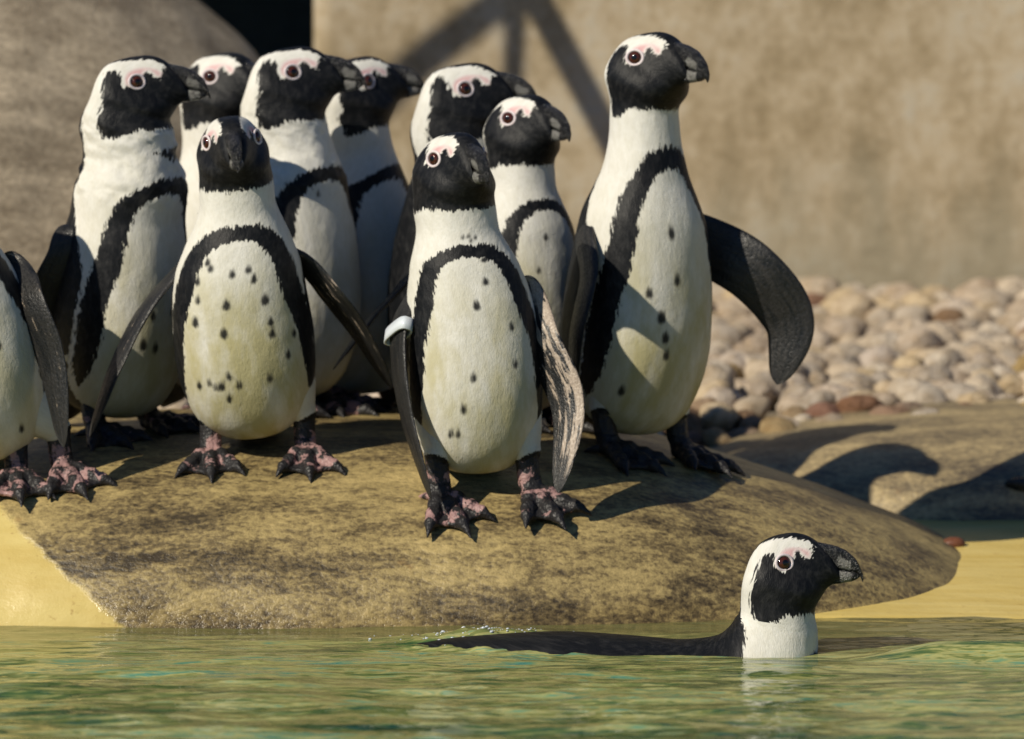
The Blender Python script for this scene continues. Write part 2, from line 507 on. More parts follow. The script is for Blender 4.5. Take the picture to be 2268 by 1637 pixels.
PEB_STUFF = mat_pebble('pale_pebble_mass', PALE_STOPS, True)

# ================================================================== SETTING
def box_mesh(M, x0, x1, y0, y1, z0, z1, mat=0):
    v = np.array([(x, y, z) for z in (z0, z1) for y in (y0, y1) for x in (x0, x1)], float)
    f = np.array([(0, 2, 3, 1), (4, 5, 7, 6), (0, 1, 5, 4), (1, 3, 7, 5), (3, 2, 6, 7), (2, 0, 4, 6)])
    M.add(v, f, mat)

def axis(parts):
    """coordinates from (start, end, step) stretches"""
    out = []
    for a, b, s in parts:
        n = max(1, int(round((b - a) / s)))
        out.append(np.linspace(a, b, n, endpoint=False))
    out.append([parts[-1][1]])
    return np.concatenate(out)

def sheet(xs, ys, zfun, name, mat):
    X, Y = np.meshgrid(xs, ys)
    Z = zfun(X.ravel(), Y.ravel())
    M = Mesh()
    M.add(np.stack([X.ravel(), Y.ravel(), Z], 1), grid_faces(len(ys), len(xs), False))
    return M.build(name, [mat])

# ground: one sheet with the pool left open
g = Mesh()
for (x0, x1, y0, y1) in ((-300, -5.2, -300, 600), (5.2, 300, -300, 600), (-5.2, 5.2, -300, 1.0), (-5.2, 5.2, 9.45, 600)):
    g.add(np.array([(x0, y0, 0.10), (x1, y0, 0.10), (x1, y1, 0.10), (x0, y1, 0.10)]), np.array([(0, 1, 2, 3)]))
tag(g.build('ground', [CONCRETE]), kind='structure')

# pool basin with its sloping beach
def basin_z(x, y):
    z = np.interp(y, [1.0, 1.25, 7.2, 7.85, 8.2, 8.42, 9.22, 9.30, 9.6], [0.16, -0.75, -0.75, -0.62, -0.11, 0.0, 0.062, 0.10, 0.12])
    side = np.interp(np.abs(x), [0, 4.8, 5.2, 6], [-9, -9, 0.16, 0.16])
    p = np.stack([x * 6, y * 6, x * 0], 1)
    return np.maximum(z, side) + 0.006 * fbm(p, 3)
basin = sheet(axis([(-5.4, -1.4, .25), (-1.4, 1.5, .012), (1.5, 5.4, .25)]), axis([(1.0, 7.6, .15), (7.6, 8.8, .012), (8.8, 9.6, .02)]), basin_z, 'pool_basin', YELLOW)
tag(basin, kind='structure')

# rocks
def rock(name, mat, c, abc, n, nu, nv, amp, freq, seed, warp=None):
    u = np.linspace(-math.pi, math.pi, nu, endpoint=False)
    v = np.linspace(-math.pi / 2, math.pi / 2, nv)
    V, U = np.meshgrid(v, u, indexing='ij')
    dx, dy, dz = np.cos(V) * np.cos(U), np.cos(V) * np.sin(U), np.sin(V)
    r = (np.abs(dx / abc[0]) ** n + np.abs(dy / abc[1]) ** n + np.abs(dz / abc[2]) ** n) ** (-1 / n)
    P = np.stack([dx * r, dy * r, dz * r], -1).reshape(-1, 3)
    if warp is not None: P = warp(P)
    nr = P / (np.array(abc) ** 2)
    nr /= np.linalg.norm(nr, axis=1)[:, None] + 1e-9
    q = P * freq + seed * 3.7
    P = P + nr * (amp * fbm(q, 3) + amp * 0.22 * fbm(q * 5.1, 3))[:, None]
    M = Mesh()
    M.add(P + np.array(c), grid_faces(nv, nu))
    return M.build(name, [mat], origin=c)

ROCKA = rock('shore_rock', ROCK1, (-0.36, 8.96, -0.115), (1.195, 0.685, 0.37), 2.5, 640, 220, 0.026, 3.0, 1.0,
             warp=lambda P: P - np.stack([0 * P[:, 0], 0 * P[:, 0], 0.062 * smooth(.40, 1.05, P[:, 0]) * (P[:, 2] > 0)], 1))
tag(ROCKA, 'broad smooth brown rock sloping into the water under the crowd of penguins', 'rock')
ROCKB = rock('shore_rock', ROCK2, (1.02, 9.74, -0.02), (0.86, 0.55, 0.222), 2.9, 320, 120, 0.02, 3.0, 4.0)
tag(ROCKB, 'long low grey brown rock lying in shadow between the yellow beach and pebbles', 'rock')
ROCKC = rock('boulder', ROCK3, (-1.52, 10.6, 0.16), (1.27, 0.72, 0.97), 2.3, 200, 120, 0.06, 2.0, 9.0)
tag(ROCKC, 'large rounded tan boulder rising behind the penguins beside the dark doorway', 'boulder')

# back wall and its doorway
def wall_face(x0, x1, z0, z1, y, name, parent=None):
    xs, zs = np.arange(x0, x1 + 1e-6, (x1 - x0) / max(2, round((x1 - x0) / .04))), np.linspace(z0, z1, int((z1 - z0) / .04))
    X, Z = np.meshgrid(xs, zs)
    X, Z = X.ravel(), Z.ravel()
    p = np.stack([X, Z, X * 0 + 5], 1)
    Y = y + 0.03 * fbm(p * 2.2, 3)
    M = Mesh()
    f = np.stack([X, Y, Z], 1)
    nx, nz = len(xs), len(zs)
    M.add(f, grid_faces(nz, nx, False))
    back = f.copy(); back[:, 1] = y + 0.35
    M.add(back, grid_faces(nz, nx, False)[:, ::-1])
    n = nx * nz
    edge = np.concatenate([np.arange(nx), np.arange(nx - 1, n, nx)[1:], np.arange(n - 1, n - nx - 1, -1)[1:], np.arange(n - nx, -1, -nx)[1:-1]])
    e2 = np.roll(edge, -1)
    M.f.append((np.stack([edge, edge + n, e2 + n, e2], 1), 0))
    return M.build(name, [WALL], parent)
wall = wall_face(-0.393, 7.0, -0.1, 1.5, 11.45, 'enclosure_wall')
tag(wall, 'tall tan stained concrete wall standing behind the pebbles', 'wall')
wallL = wall_face(-7.0, -0.98, -0.1, 1.5, 11.47, 'enclosure_wall')
tag(wallL, 'stretch of concrete wall hidden behind the large boulder', 'wall')
hut = bpy.data.objects.new('doorway', None); C.objects.link(hut); hut.location = (-0.69, 11.6, 0.1)
tag(hut, 'deep dark doorway between the tan boulder and the concrete wall', 'doorway')
def part_box(name, x0, x1, y0, y1, z0, z1, mat, parent):
    M = Mesh(); box_mesh(M, x0, x1, y0, y1, z0, z1)
    o = M.build(name, [mat], None, ((x0 + x1) / 2, (y0 + y1) / 2, z0), smooth_shade=False)
    if parent is not None:
        o.location = Vector(o.location) - Vector(parent.location)
        o.parent = parent
    return o
part_box('back_panel', -1.3, -0.1, 13.0, 13.06, 0.1, 1.5, DARK, hut)
part_box('side_panel', -1.06, -1.0, 11.83, 13.0, 0.1, 1.5, DARK, hut)
part_box('side_panel', -0.36, -0.30, 11.83, 13.0, 0.1, 1.5, DARK, hut)
part_box('roof_panel', -1.3, -0.1, 11.83, 13.06, 1.5, 1.56, DARK, hut)
part_box('lintel', -0.98, -0.393, 11.50, 11.78, 1.25, 1.5, DARK, hut)

# unseen timber bracket, beam and post added to cast the shadow on the wall
def bar_pts(a, b, w, M):
    a, b = np.array(a, float), np.array(b, float)
    t = (b - a) / np.linalg.norm(b - a)
    s = np.cross(t, (0, 1, 0)); s /= np.linalg.norm(s)
    u = np.array((0, 1.0, 0)); u -= t * (u @ t); u /= np.linalg.norm(u)
    v = np.array([p + s * i * w + u * j * 0.006 for p in (a, b) for i, j in ((-1, -1), (1, -1), (1, 1), (-1, 1))])
    M.add(v, np.array([(0, 1, 2, 3), (7, 6, 5, 4), (0, 4, 5, 1), (1, 5, 6, 2), (2, 6, 7, 3), (3, 7, 4, 0)]))
TS = np.array(TO_SUN) * 2.1
def wp(px, py, ext=0.0):
    return W(px, py, 11.44) + TS
brk = bpy.data.objects.new('shadow_bracket', None); C.objects.link(brk)
apex = wp(1135, -70)
brk.location = apex
tag(brk, 'added shadow caster of three splayed timber arms hanging out of view above the pebbles', 'bracket')
def bar(name, a, b, w, mat=STEEL):
    M = Mesh(); bar_pts(a, b, w, M)
    o = M.build(name, [mat], None, apex, False)
    o.location = (0, 0, 0); o.parent = brk
    return o
bar('arm', wp(1120, -50), wp(700, 310), 0.027)
bar('arm', wp(1118, -50), wp(1118, 330), 0.015)
bar('arm', wp(1150, -50), wp(1600, 770), 0.026)
bar('beam', apex + np.array((0.4, 0, 0.06)), apex + np.array((-2.6, 0, 0.06)), 0.05)
bar('post', apex + np.array((-2.5, 0, 0.0)), np.array((apex[0] - 2.5, apex[1], 0.1)), 0.06)

# pebble bed
def bed_z(x, y):
    base = np.interp(y, [9.3, 9.62, 9.9, 11.5], [0.06, 0.135, 0.17, 0.265])
    return base + 0.012 * fbm(np.stack([x * 5, y * 5, x * 0], 1), 2)
bed = sheet(axis([(-2.2, 2.4, .05)]), axis([(9.32, 11.6, .04)]), bed_z, 'pebble_bed', GRAVEL)
tag(bed, kind='structure')

def ico(sub):
    import bmesh
    bm = bmesh.new(); bmesh.ops.create_icosphere(bm, subdivisions=sub, radius=1.0)
    v = np.array([tuple(x.co) for x in bm.verts]); f = np.array([[q.index for q in p.verts] for p in bm.faces])
    bm.free()
    return v, f
def stone_shape(sub, seed, rough=0.28):
    v, f = ico(sub)
    k = 1 + rough * 1.6 * fbm(v * 1.1 + seed * 5.3, 2) + rough * 0.8 * fbm(v * 2.6 + seed * 2.1, 2)
    v = v * k[:, None] * np.array((1.0, 0.82, 0.66))
    return v, f
stone_meshes = []
for k in range(7):
    v, f = stone_shape(3, k + 1, 0.34)
    M = Mesh(); M.add(v, f)
    for mm in (PEB_PALE, PEB_BROWN):
        o = M.build('pebble', [mm]); me = o.data
        bpy.data.objects.remove(o)
        stone_meshes.append(me)
spots = []
rows = np.arange(9.60, 11.42, 0.062)
for ri, y in enumerate(rows):
    step = 0.074
    for x in np.arange(-1.2, 1.5, step):
        xx = x + (ri % 2) * step / 2 + RNG.uniform(-.022, .022)
        yy = y + RNG.uniform(-.022, .022)
        spots.append((xx, yy, RNG.uniform(0.032, 0.054)))
def in_view(s):
    px = 1134 + s[0] / s[1] / K
    return 1440 < px < 2300
vis = sorted([s for s in spots if in_view(s)], key=lambda s: s[1])
near = vis[:300]
near_set = set(near)
def bedz1(x, y): return float(bed_z(np.array([x]), np.array([y]))[0])
for k, (x, y, r) in enumerate(near):
    brown = (y < 9.84 and RNG.rand() < 0.8) or RNG.rand() < 0.05
    o = bpy.data.objects.new('pebble', stone_meshes[2 * RNG.randint(7) + (1 if brown else 0)])
    C.objects.link(o); o.parent = bed
    if brown: r *= 0.85
    o.location = (x, y, bedz1(x, y) + r * RNG.uniform(0.25, 0.75))
    o.rotation_euler = (RNG.uniform(-.6, .6), RNG.uniform(-.6, .6), RNG.uniform(0, 6.28))
    o.scale = (r, r, r)
M = Mesh()
v0s = [stone_shape(2, k + 1, 0.34) for k in range(5)]
for (x, y, r) in spots:
    if (x, y, r) in near_set: continue
    v, f = v0s[RNG.randint(5)]
    rot = np.array(Matrix.Rotation(RNG.uniform(0, 6.28), 3, 'Z') @ Matrix.Rotation(RNG.uniform(-.6, .6), 3, 'X'))
    M.add((v @ rot.T) * r + np.array((x, y, bedz1(x, y) + r * RNG.uniform(0.25, 0.75))), f)
tag(M.build('pebbles', [PEB_STUFF], bed), kind='stuff')

# small loose stones on the beach
def loose_stone(name, px, py, d, r, mat, label, seed, squash=(1, .8, .55), rz=0):
    v, f = stone_shape(3, seed, 0.12)
    p = W(px, py, d)
    M = Mesh(); rot = np.array(Matrix.Rotation(rz, 3, 'Z'))
    M.add((v / np.array((1, .82, .66)) * np.array(squash) * r) @ rot.T + p, f)
    return tag(M.build(name, [mat], origin=tuple(p)), label, 'stone')
REDSTONE = mat_simple('red_brown_stone', (0.12, 0.042, 0.020), (0.17, 0.065, 0.032), 60, 0.5, 0.3, 0.002)
BLACK_STANDIN = mat_simple('black_wet_standin', (0.010, 0.012, 0.012), (0.03, 0.035, 0.035), 120, 0.2, 0.8, 0.004)
loose_stone('stone', 2112, 1204, 8.98, 0.019, REDSTONE, 'smooth red brown stone lying on the yellow beach beside the rock', 3)

# ================================================================== PENGUINS
#  side profile: back outline T, front outline B, half width, label (canonical height along the bird)
PROFILE = [
 (-.045, .058, -.005, .050, .014, .045),
 (-.088, .072,  .038, .056, .056, .06),
 (-.107, .105,  .072, .082, .085, .095),
 (-.114, .150,  .093, .128, .102, .14),
 (-.115, .200,  .104, .183, .108, .19),
 (-.110, .260,  .104, .245, .107, .25),
 (-.101, .315,  .099, .303, .102, .31),
 (-.090, .362,  .091, .352, .094, .355),
 (-.078, .400,  .081, .392, .082, .395),
 (-.068, .432,  .070, .425, .069, .43),
 (-.060, .465,  .058, .458, .058, .46),
 (-.0555, .502, .0500, .492, .0550, .497),
 (-.0535, .525, .0495, .506, .0540, .515),
 (-.0510, .5436, .0525, .5136, .0545, .53),
 (-.0460, .562, .0575, .522, .0550, .545),
 (-.0390, .5805, .0625, .530, .0490, .56),
 (-.0280, .5967, .0670, .5365, .0395, .575),
 (-.0115, .607, .0715, .5400, .0335, .59),
 (.0070, .6124, .0755, .5425, .0285, .605),
 (.0230, .6133, .0795, .5445, .0250, .62),
 (.0390, .6094, .0825, .5460, .0220, .635),
 (.0530, .601, .0855, .5470, .0190, .65),
 (.0624, .594, .0875, .5480, .0160, .66),
 (.0700, .588, .0880, .5510, .0110, .67),
]
# floating bird: body level in the water, neck upright (z measured from the head frame: water at z = 0.448)
SWIM = [
 (-.560, .440, -.560, .430, .006, .05),
 (-.490, .455, -.480, .405, .042, .07),
 (-.410, .464, -.390, .345, .076, .10),
 (-.310, .470, -.290, .300, .098, .15),
 (-.215, .466, -.180, .285, .104, .22),
 (-.145, .461, -.080, .290, .100, .30),
 (-.105, .464, -.010, .320, .088, .36),
 (-.083, .470,  .035, .375, .074, .40),
 (-.069, .482,  .052, .430, .062, .43),
 (-.060, .495,  .054, .470, .056, .465),
] + PROFILE[11:]

ZX = lambda px, py: ((px - 800) * .000231, .502 + (740 - py) * .000231)     # head tracing -> metres
MASK = [ZX(*p) for p in [(712,385),(735,366),(768,382),(785,425),(800,455),(835,468),(872,452),(893,418),(893,372),(908,346),(930,356),(948,388),(985,398),(1000,360),(1005,335),(1075,330),(1350,430),(1350,640),(1060,700),(1015,742),(965,738),(930,744),(880,738),(832,746),(800,775),(765,785),(735,800),(710,796),(690,780),(668,770),(655,735),(640,715),(632,650),(640,590),(652,530),(672,465),(690,420)]]
MASK_LAND = [ZX(*p) for p in [(672,405),(695,372),(728,348),(760,352),(782,385),(788,425),(802,455),(835,468),(872,452),(893,418),(893,372),(908,346),(930,356),(948,388),(985,398),(1000,360),(1005,335),(1075,330),(1350,430),(1350,640),(1060,700),(1015,742),(965,738),(930,744),(880,738),(832,746),(800,775),(765,785),(735,800),(710,796),(690,780),(680,765),(672,735),(664,710),(664,655),(668,600),(672,540),(668,480)]]
PINK = [ZX(*p) for p in [(800,400),(812,362),(840,338),(880,328),(930,330),(975,345),(998,362),(992,396),(964,394),(942,372),(918,350),(900,362),(892,402),(868,440),(835,455),(806,440)]]
BACK_S = [.045, .10, .20, .27, .32, .36, .40, .43, .46, .49, .52, .56, .60, .62, .64, .66, .67]
BACK_A = [.13, .15, .19, .195, .172, .128, .088, .062, .040, .024, .015, .016, .019, .018, .021, .04, .08]
BAND_PTS = [(0, .432), (.030, .426), (.057, .402), (.077, .368), (.093, .322), (.116, .26), (.127, .20), (.132, .15), (.128, .118)]
BAND_W = [.012, .0135, .0155, .018, .021, .023, .024, .020, .004]

def band_field(a, s, shift=0.0, wmul=1.0):
    """a = arc length from the front midline (unsigned), s = label"""
    P = catmull(np.array([(p[0], p[1] + shift * (1 - i / 9)) for i, p in enumerate(BAND_PTS)]), 60)
    w = np.interp(np.linspace(0, 1, 60), np.linspace(0, 1, len(BAND_W)), BAND_W) * wmul
    best = np.full(len(a), -1.0)
    for i in range(60):
        d = np.hypot(a - P[i, 0], s - P[i, 1])
        best = np.maximum(best, w[i] - d)
    return best

def loft(profile, nr, nc):
    P = np.array(profile)
    Q = catmull(P, nr)
    ph = np.linspace(-math.pi, math.pi, nc, endpoint=False)
    Tx, Tz, Bx, Bz, w, s = [q[:, None] for q in Q.T]
    w = np.maximum(w, 0.001)
    c, sn = np.cos(ph)[None], np.sin(ph)[None]
    # slightly squared cross-section
    kk = 0.035 + 0.13 * smooth(.50, .54, s) * (1 - smooth(.575, .62, s)) * (ph[None] ** 2 > (math.pi / 2) ** 2)
    k = 1 + kk * np.sin(2 * ph)[None] ** 2
    x = (Tx + Bx) / 2 + (Bx - Tx) / 2 * c * k
    z = (Tz + Bz) / 2 + (Bz - Tz) / 2 * c * k
    y = w * sn * k
    V = np.stack([x, y, z], -1)
    # arc length from the front midline along each ring
    full = np.concatenate([V, V[:, :1]], 1)
    seg = np.linalg.norm(np.diff(full, axis=1), axis=2)
    i0 = nc // 2
    cum = np.concatenate([np.zeros((nr, 1)), np.cumsum(seg, 1)], 1)
    arc = cum[:, :nc] - cum[:, i0:i0 + 1]
    half = cum[:, -1:] / 2
    S = np.broadcast_to(s, arc.shape)
    PH = np.broadcast_to(ph[None], arc.shape)
    return V.reshape(-1, 3), arc.ravel(), np.broadcast_to(half, arc.shape).ravel(), S.ravel(), PH.ravel()

NR, NC = 300, 128
LOFTS = {}
def get_loft(kind):
    if kind not in LOFTS:
        LOFTS[kind] = loft(PROFILE if kind == 'stand' else SWIM, NR, NC)
    return LOFTS[kind]

def rotm(yaw, pitch, roll):
    """arrays of rotations: roll about x, pitch about y (positive = nose up), yaw about z"""
    cy, sy, cp, sp, cr, sr = np.cos(yaw), np.sin(yaw), np.cos(pitch), np.sin(pitch), np.cos(roll), np.sin(roll)
    m = np.empty(np.shape(yaw) + (3, 3))
    # Rz * Ry(-pitch) * Rx
    m[..., 0, 0] = cy * cp; m[..., 0, 1] = -cy * sp * sr - sy * cr; m[..., 0, 2] = -cy * sp * cr + sy * sr
    m[..., 1, 0] = sy * cp; m[..., 1, 1] = -sy * sp * sr + cy * cr; m[..., 1, 2] = -sy * sp * cr - cy * sr
    m[..., 2, 0] = sp;      m[..., 2, 1] = cp * sr;                 m[..., 2, 2] = cp * cr
    return m

# canonical foot ----------------------------------------------------
def make_foot():
    import bmesh
    bm = bmesh.new()
    def tube(P, Rd, n=10):
        P = np.array(P, float)
        rings = []
        for i, p in enumerate(P):
            t = P[min(i + 1, len(P) - 1)] - P[max(i - 1, 0)]
            t /= np.linalg.norm(t)
            u = np.cross(t, (0, 1, 0.01)); u /= np.linalg.norm(u)
            v = np.cross(t, u)
            rings.append([bm.verts.new(p + (u * math.cos(a) + v * math.sin(a)) * Rd[i]) for a in np.linspace(0, 2 * math.pi, n, endpoint=False)])
        for a, b in zip(rings[:-1], rings[1:]):
            for i in range(n):
                bm.faces.new((a[i], a[(i + 1) % n], b[(i + 1) % n], b[i]))
        bm.faces.new(rings[0][::-1]); bm.faces.new(rings[-1])
    tube([(-.012, 0, .075), (-.008, 0, .05), (-.004, 0, .03), (.006, 0, .014)], [.017, .0155, .016, .015])
    tips = []
    for ang, L in ((-34, .080), (-3, .090), (30, .082)):
        a = R(ang); dx, dy = math.cos(a), math.sin(a)
        pts = [(0.0, 0.002 * (1 if ang > 0 else -1), .014)]
        rad = [.012]
        for f, h, r in ((.22, .015, .0105), (.36, .0155, .0115), (.48, .0125, .0095), (.62, .0125, .0105), (.74, .010, .0085), (.86, .0100, .0090), (.93, .0085, .006), (1.04, .0055, .0035), (1.14, .0015, .0012)):
            pts.append((dx * L * f, dy * L * f, h)); rad.append(r)
        tube(pts, [q * 1.02 for q in rad[:-2]] + rad[-2:])
        tips.append((dx * L, dy * L))
    tube([(0, .006, .012), (-.012, .016, .009), (-.02, .022, .004)], [.007, .005, .0015])
    for i in (0, 1):
        A, B = np.array(tips[i]), np.array(tips[i + 1])
        n = 8
        top, bot = [], []
        for j in range(n + 1):
            f = j / n
            r = 0.95 - 0.14 * math.sin(math.pi * f)
            e = (A * (1 - f) + B * f) * r
            top.append((bm.verts.new((e[0], e[1], .0092)), bm.verts.new((e[0] * .2, e[1] * .2, .016))))
            bot.append((bm.verts.new((e[0], e[1], .0030)), bm.verts.new((e[0] * .2, e[1] * .2, .0035))))
        for j in range(n):
            bm.faces.new((top[j][0], top[j + 1][0], top[j + 1][1], top[j][1]))
            bm.faces.new((bot[j][1], bot[j + 1][1], bot[j + 1][0], bot[j][0]))
            bm.faces.new((top[j + 1][0], top[j][0], bot[j][0], bot[j + 1][0]))
            bm.faces.new((top[j][1], top[j + 1][1], bot[j + 1][1], bot[j][1]))
        bm.faces.new((top[0][0], top[0][1], bot[0][1], bot[0][0]))
        bm.faces.new((top[n][1], top[n][0], bot[n][0], bot[n][1]))
    me = bpy.data.meshes.new('foot_tmp'); bm.normal_update(); bm.to_mesh(me); bm.free()
    o = bpy.data.objects.new('foot_tmp', me); C.objects.link(o)
    md = o.modifiers.new('r', 'REMESH'); md.mode = 'VOXEL'; md.voxel_size = 0.0019
    md = o.modifiers.new('s', 'SMOOTH'); md.iterations = 3; md.factor = 0.5
    ev = o.evaluated_get(bpy.context.evaluated_depsgraph_get()).to_mesh()
    v = np.empty(len(ev.vertices) * 3); ev.vertices.foreach_get('co', v); v = v.reshape(-1, 3)
    f = np.array([tuple(p.vertices) for p in ev.polygons])
    bpy.data.objects.remove(o); bpy.data.meshes.remove(me)
    v = v + 0.0022 * (vnoise(v * 170 + 40) - .5)[:, None] * np.array((0.4, 0.4, 1.0))
    v[:, 2] -= 0.003
    v = v * np.array((1.16, 1.20, 1.0))
    v[:, 2] *= np.where(v[:, 2] < .03, 1.15, 1.0)
    return v, f
FOOT_V, FOOT_F = make_foot()

# canonical beak -----------------------------------------------------
def beak_parts():
    def half(top, bot, wid, lower):
        fat_ = lambda P: [(x, .567 + (z - .567) * 1.09) for x, z in P]
        top, bot, wid = fat_(top), fat_(bot), [w * 1.12 for w in wid]
        top, bot = catmull(top, 44), catmull(bot, 44)
        wd = interp(np.linspace(0, 1, 44), np.linspace(0, 1, len(wid)), wid)
        ph = np.linspace(0, 2 * math.pi, 28, endpoint=False)
        c, s = np.cos(ph), np.sin(ph)
        ce, ha = (top + bot) / 2, (top - bot) / 2
        cc = np.sign(c) * np.abs(c) ** 0.9
        V = np.stack([ce[:, 0, None] + ha[:, 0, None] * cc, wd[:, None] * np.sign(s) * np.abs(s) ** 0.85, ce[:, 1, None] + ha[:, 1, None] * cc], -1)
        V = V.reshape(-1, 3)
        V = V + 0.0011 * (fbm(V * 190, 3))[:, None] * np.array((0.5, 1.2, 1.0))
        edge = np.where((c < -0.75) if not lower else (c > 0.75), 1.0, 0.0)
        xx = np.repeat(ce[:, 0], 28)
        gape = np.tile(edge, 44) * smooth(.078, .055, xx)
        hgt = np.tile((c + 1) / 2, 44)
        if lower: pale = smooth(.080, .087, xx) * smooth(.106, .097, xx) * smooth(1.0, .8, hgt)
        else: pale = smooth(.080, .087, xx + .006 * hgt) * smooth(.104, .094, xx - .006 * hgt) * smooth(.72, .5, hgt)
        return V, grid_faces(44, 28), pale, gape
    up = half([(.036, .595), (.050, .5985), (.0624, .5965), (.076, .594), (.0924, .588), (.106, .577), (.1135, .565), (.1175, .553), (.1165, .5475)],
              [(.0254, .5586), (.040, .564), (.052, .5657), (.0693, .5655), (.0924, .562), (.103, .5605), (.110, .5585), (.1145, .551), (.1160, .5470)],
              [.016, .0150, .0130, .0110, .0090, .0072, .0052, .0030, .0008], False)
    lo = half([(.0254, .5592), (.040, .5648), (.052, .5665), (.0693, .5662), (.0924, .5628), (.103, .5612), (.109, .559), (.1125, .556)],
              [(.034, .545), (.050, .5425), (.065, .5425), (.081, .5445), (.0924, .5464), (.103, .5485), (.109, .5515), (.1125, .5545)],
              [.016, .0145, .0125, .0108, .0090, .0074, .0052, .0010], True)
    return up, lo
BEAK_PARTS = beak_parts()

def eye_parts():
    v, f = ico(3)
    ang = np.arccos(np.clip(v[:, 0], -1, 1))
    rad = np.sin(ang) * (v[:, 0] > 0) + (v[:, 0] <= 0)
    ball = (v * 0.0122 - np.array((0.0072, 0, 0)), f, np.clip(rad / 0.84, 0, 1) * 1.0)
    n1, n2 = 32, 10
    a = np.linspace(0, 2 * math.pi, n1, endpoint=False)[:, None]
    b = np.linspace(0, 2 * math.pi, n2, endpoint=False)[None]
    r = 0.0116 + 0.0022 * np.cos(b) + 0 * a
    ring = np.stack([(0.0022 * np.sin(b) + 0 * a) * 0.8 + 0.0004, r * np.cos(a) * 1.06, r * np.sin(a) * 0.95], -1).reshape(-1, 3)
    fr = []
    for i in range(n1):
        for j in range(n2):
            fr.append((i * n2 + j, ((i + 1) % n1) * n2 + j, ((i + 1) % n1) * n2 + (j + 1) % n2, i * n2 + (j + 1) % n2))
    return ball, (ring, np.array(fr))
EYE_BALL, EYE_RING = eye_parts()

# surface trees for the feet
def bvh_of(objs):
    V, F = [], []
    for o in objs:
        b = len(V)
        V += [o.matrix_world @ v.co for v in o.data.vertices]
        F += [tuple(i + b for i in p.vertices) for p in o.data.polygons]
    return BVHTree.FromPolygons(V, F)
bpy.context.view_layer.update()
GROUND = bvh_of([ROCKA, ROCKB])
def drop(x, y):
    hit = GROUND.ray_cast(Vector((x, y, 2.0)), Vector((0, 0, -1)))
    if hit[0] is None: return np.array((x, y, 0.1)), np.array((0, 0, 1.0))
    return np.array(hit[0]), np.array(hit[1])

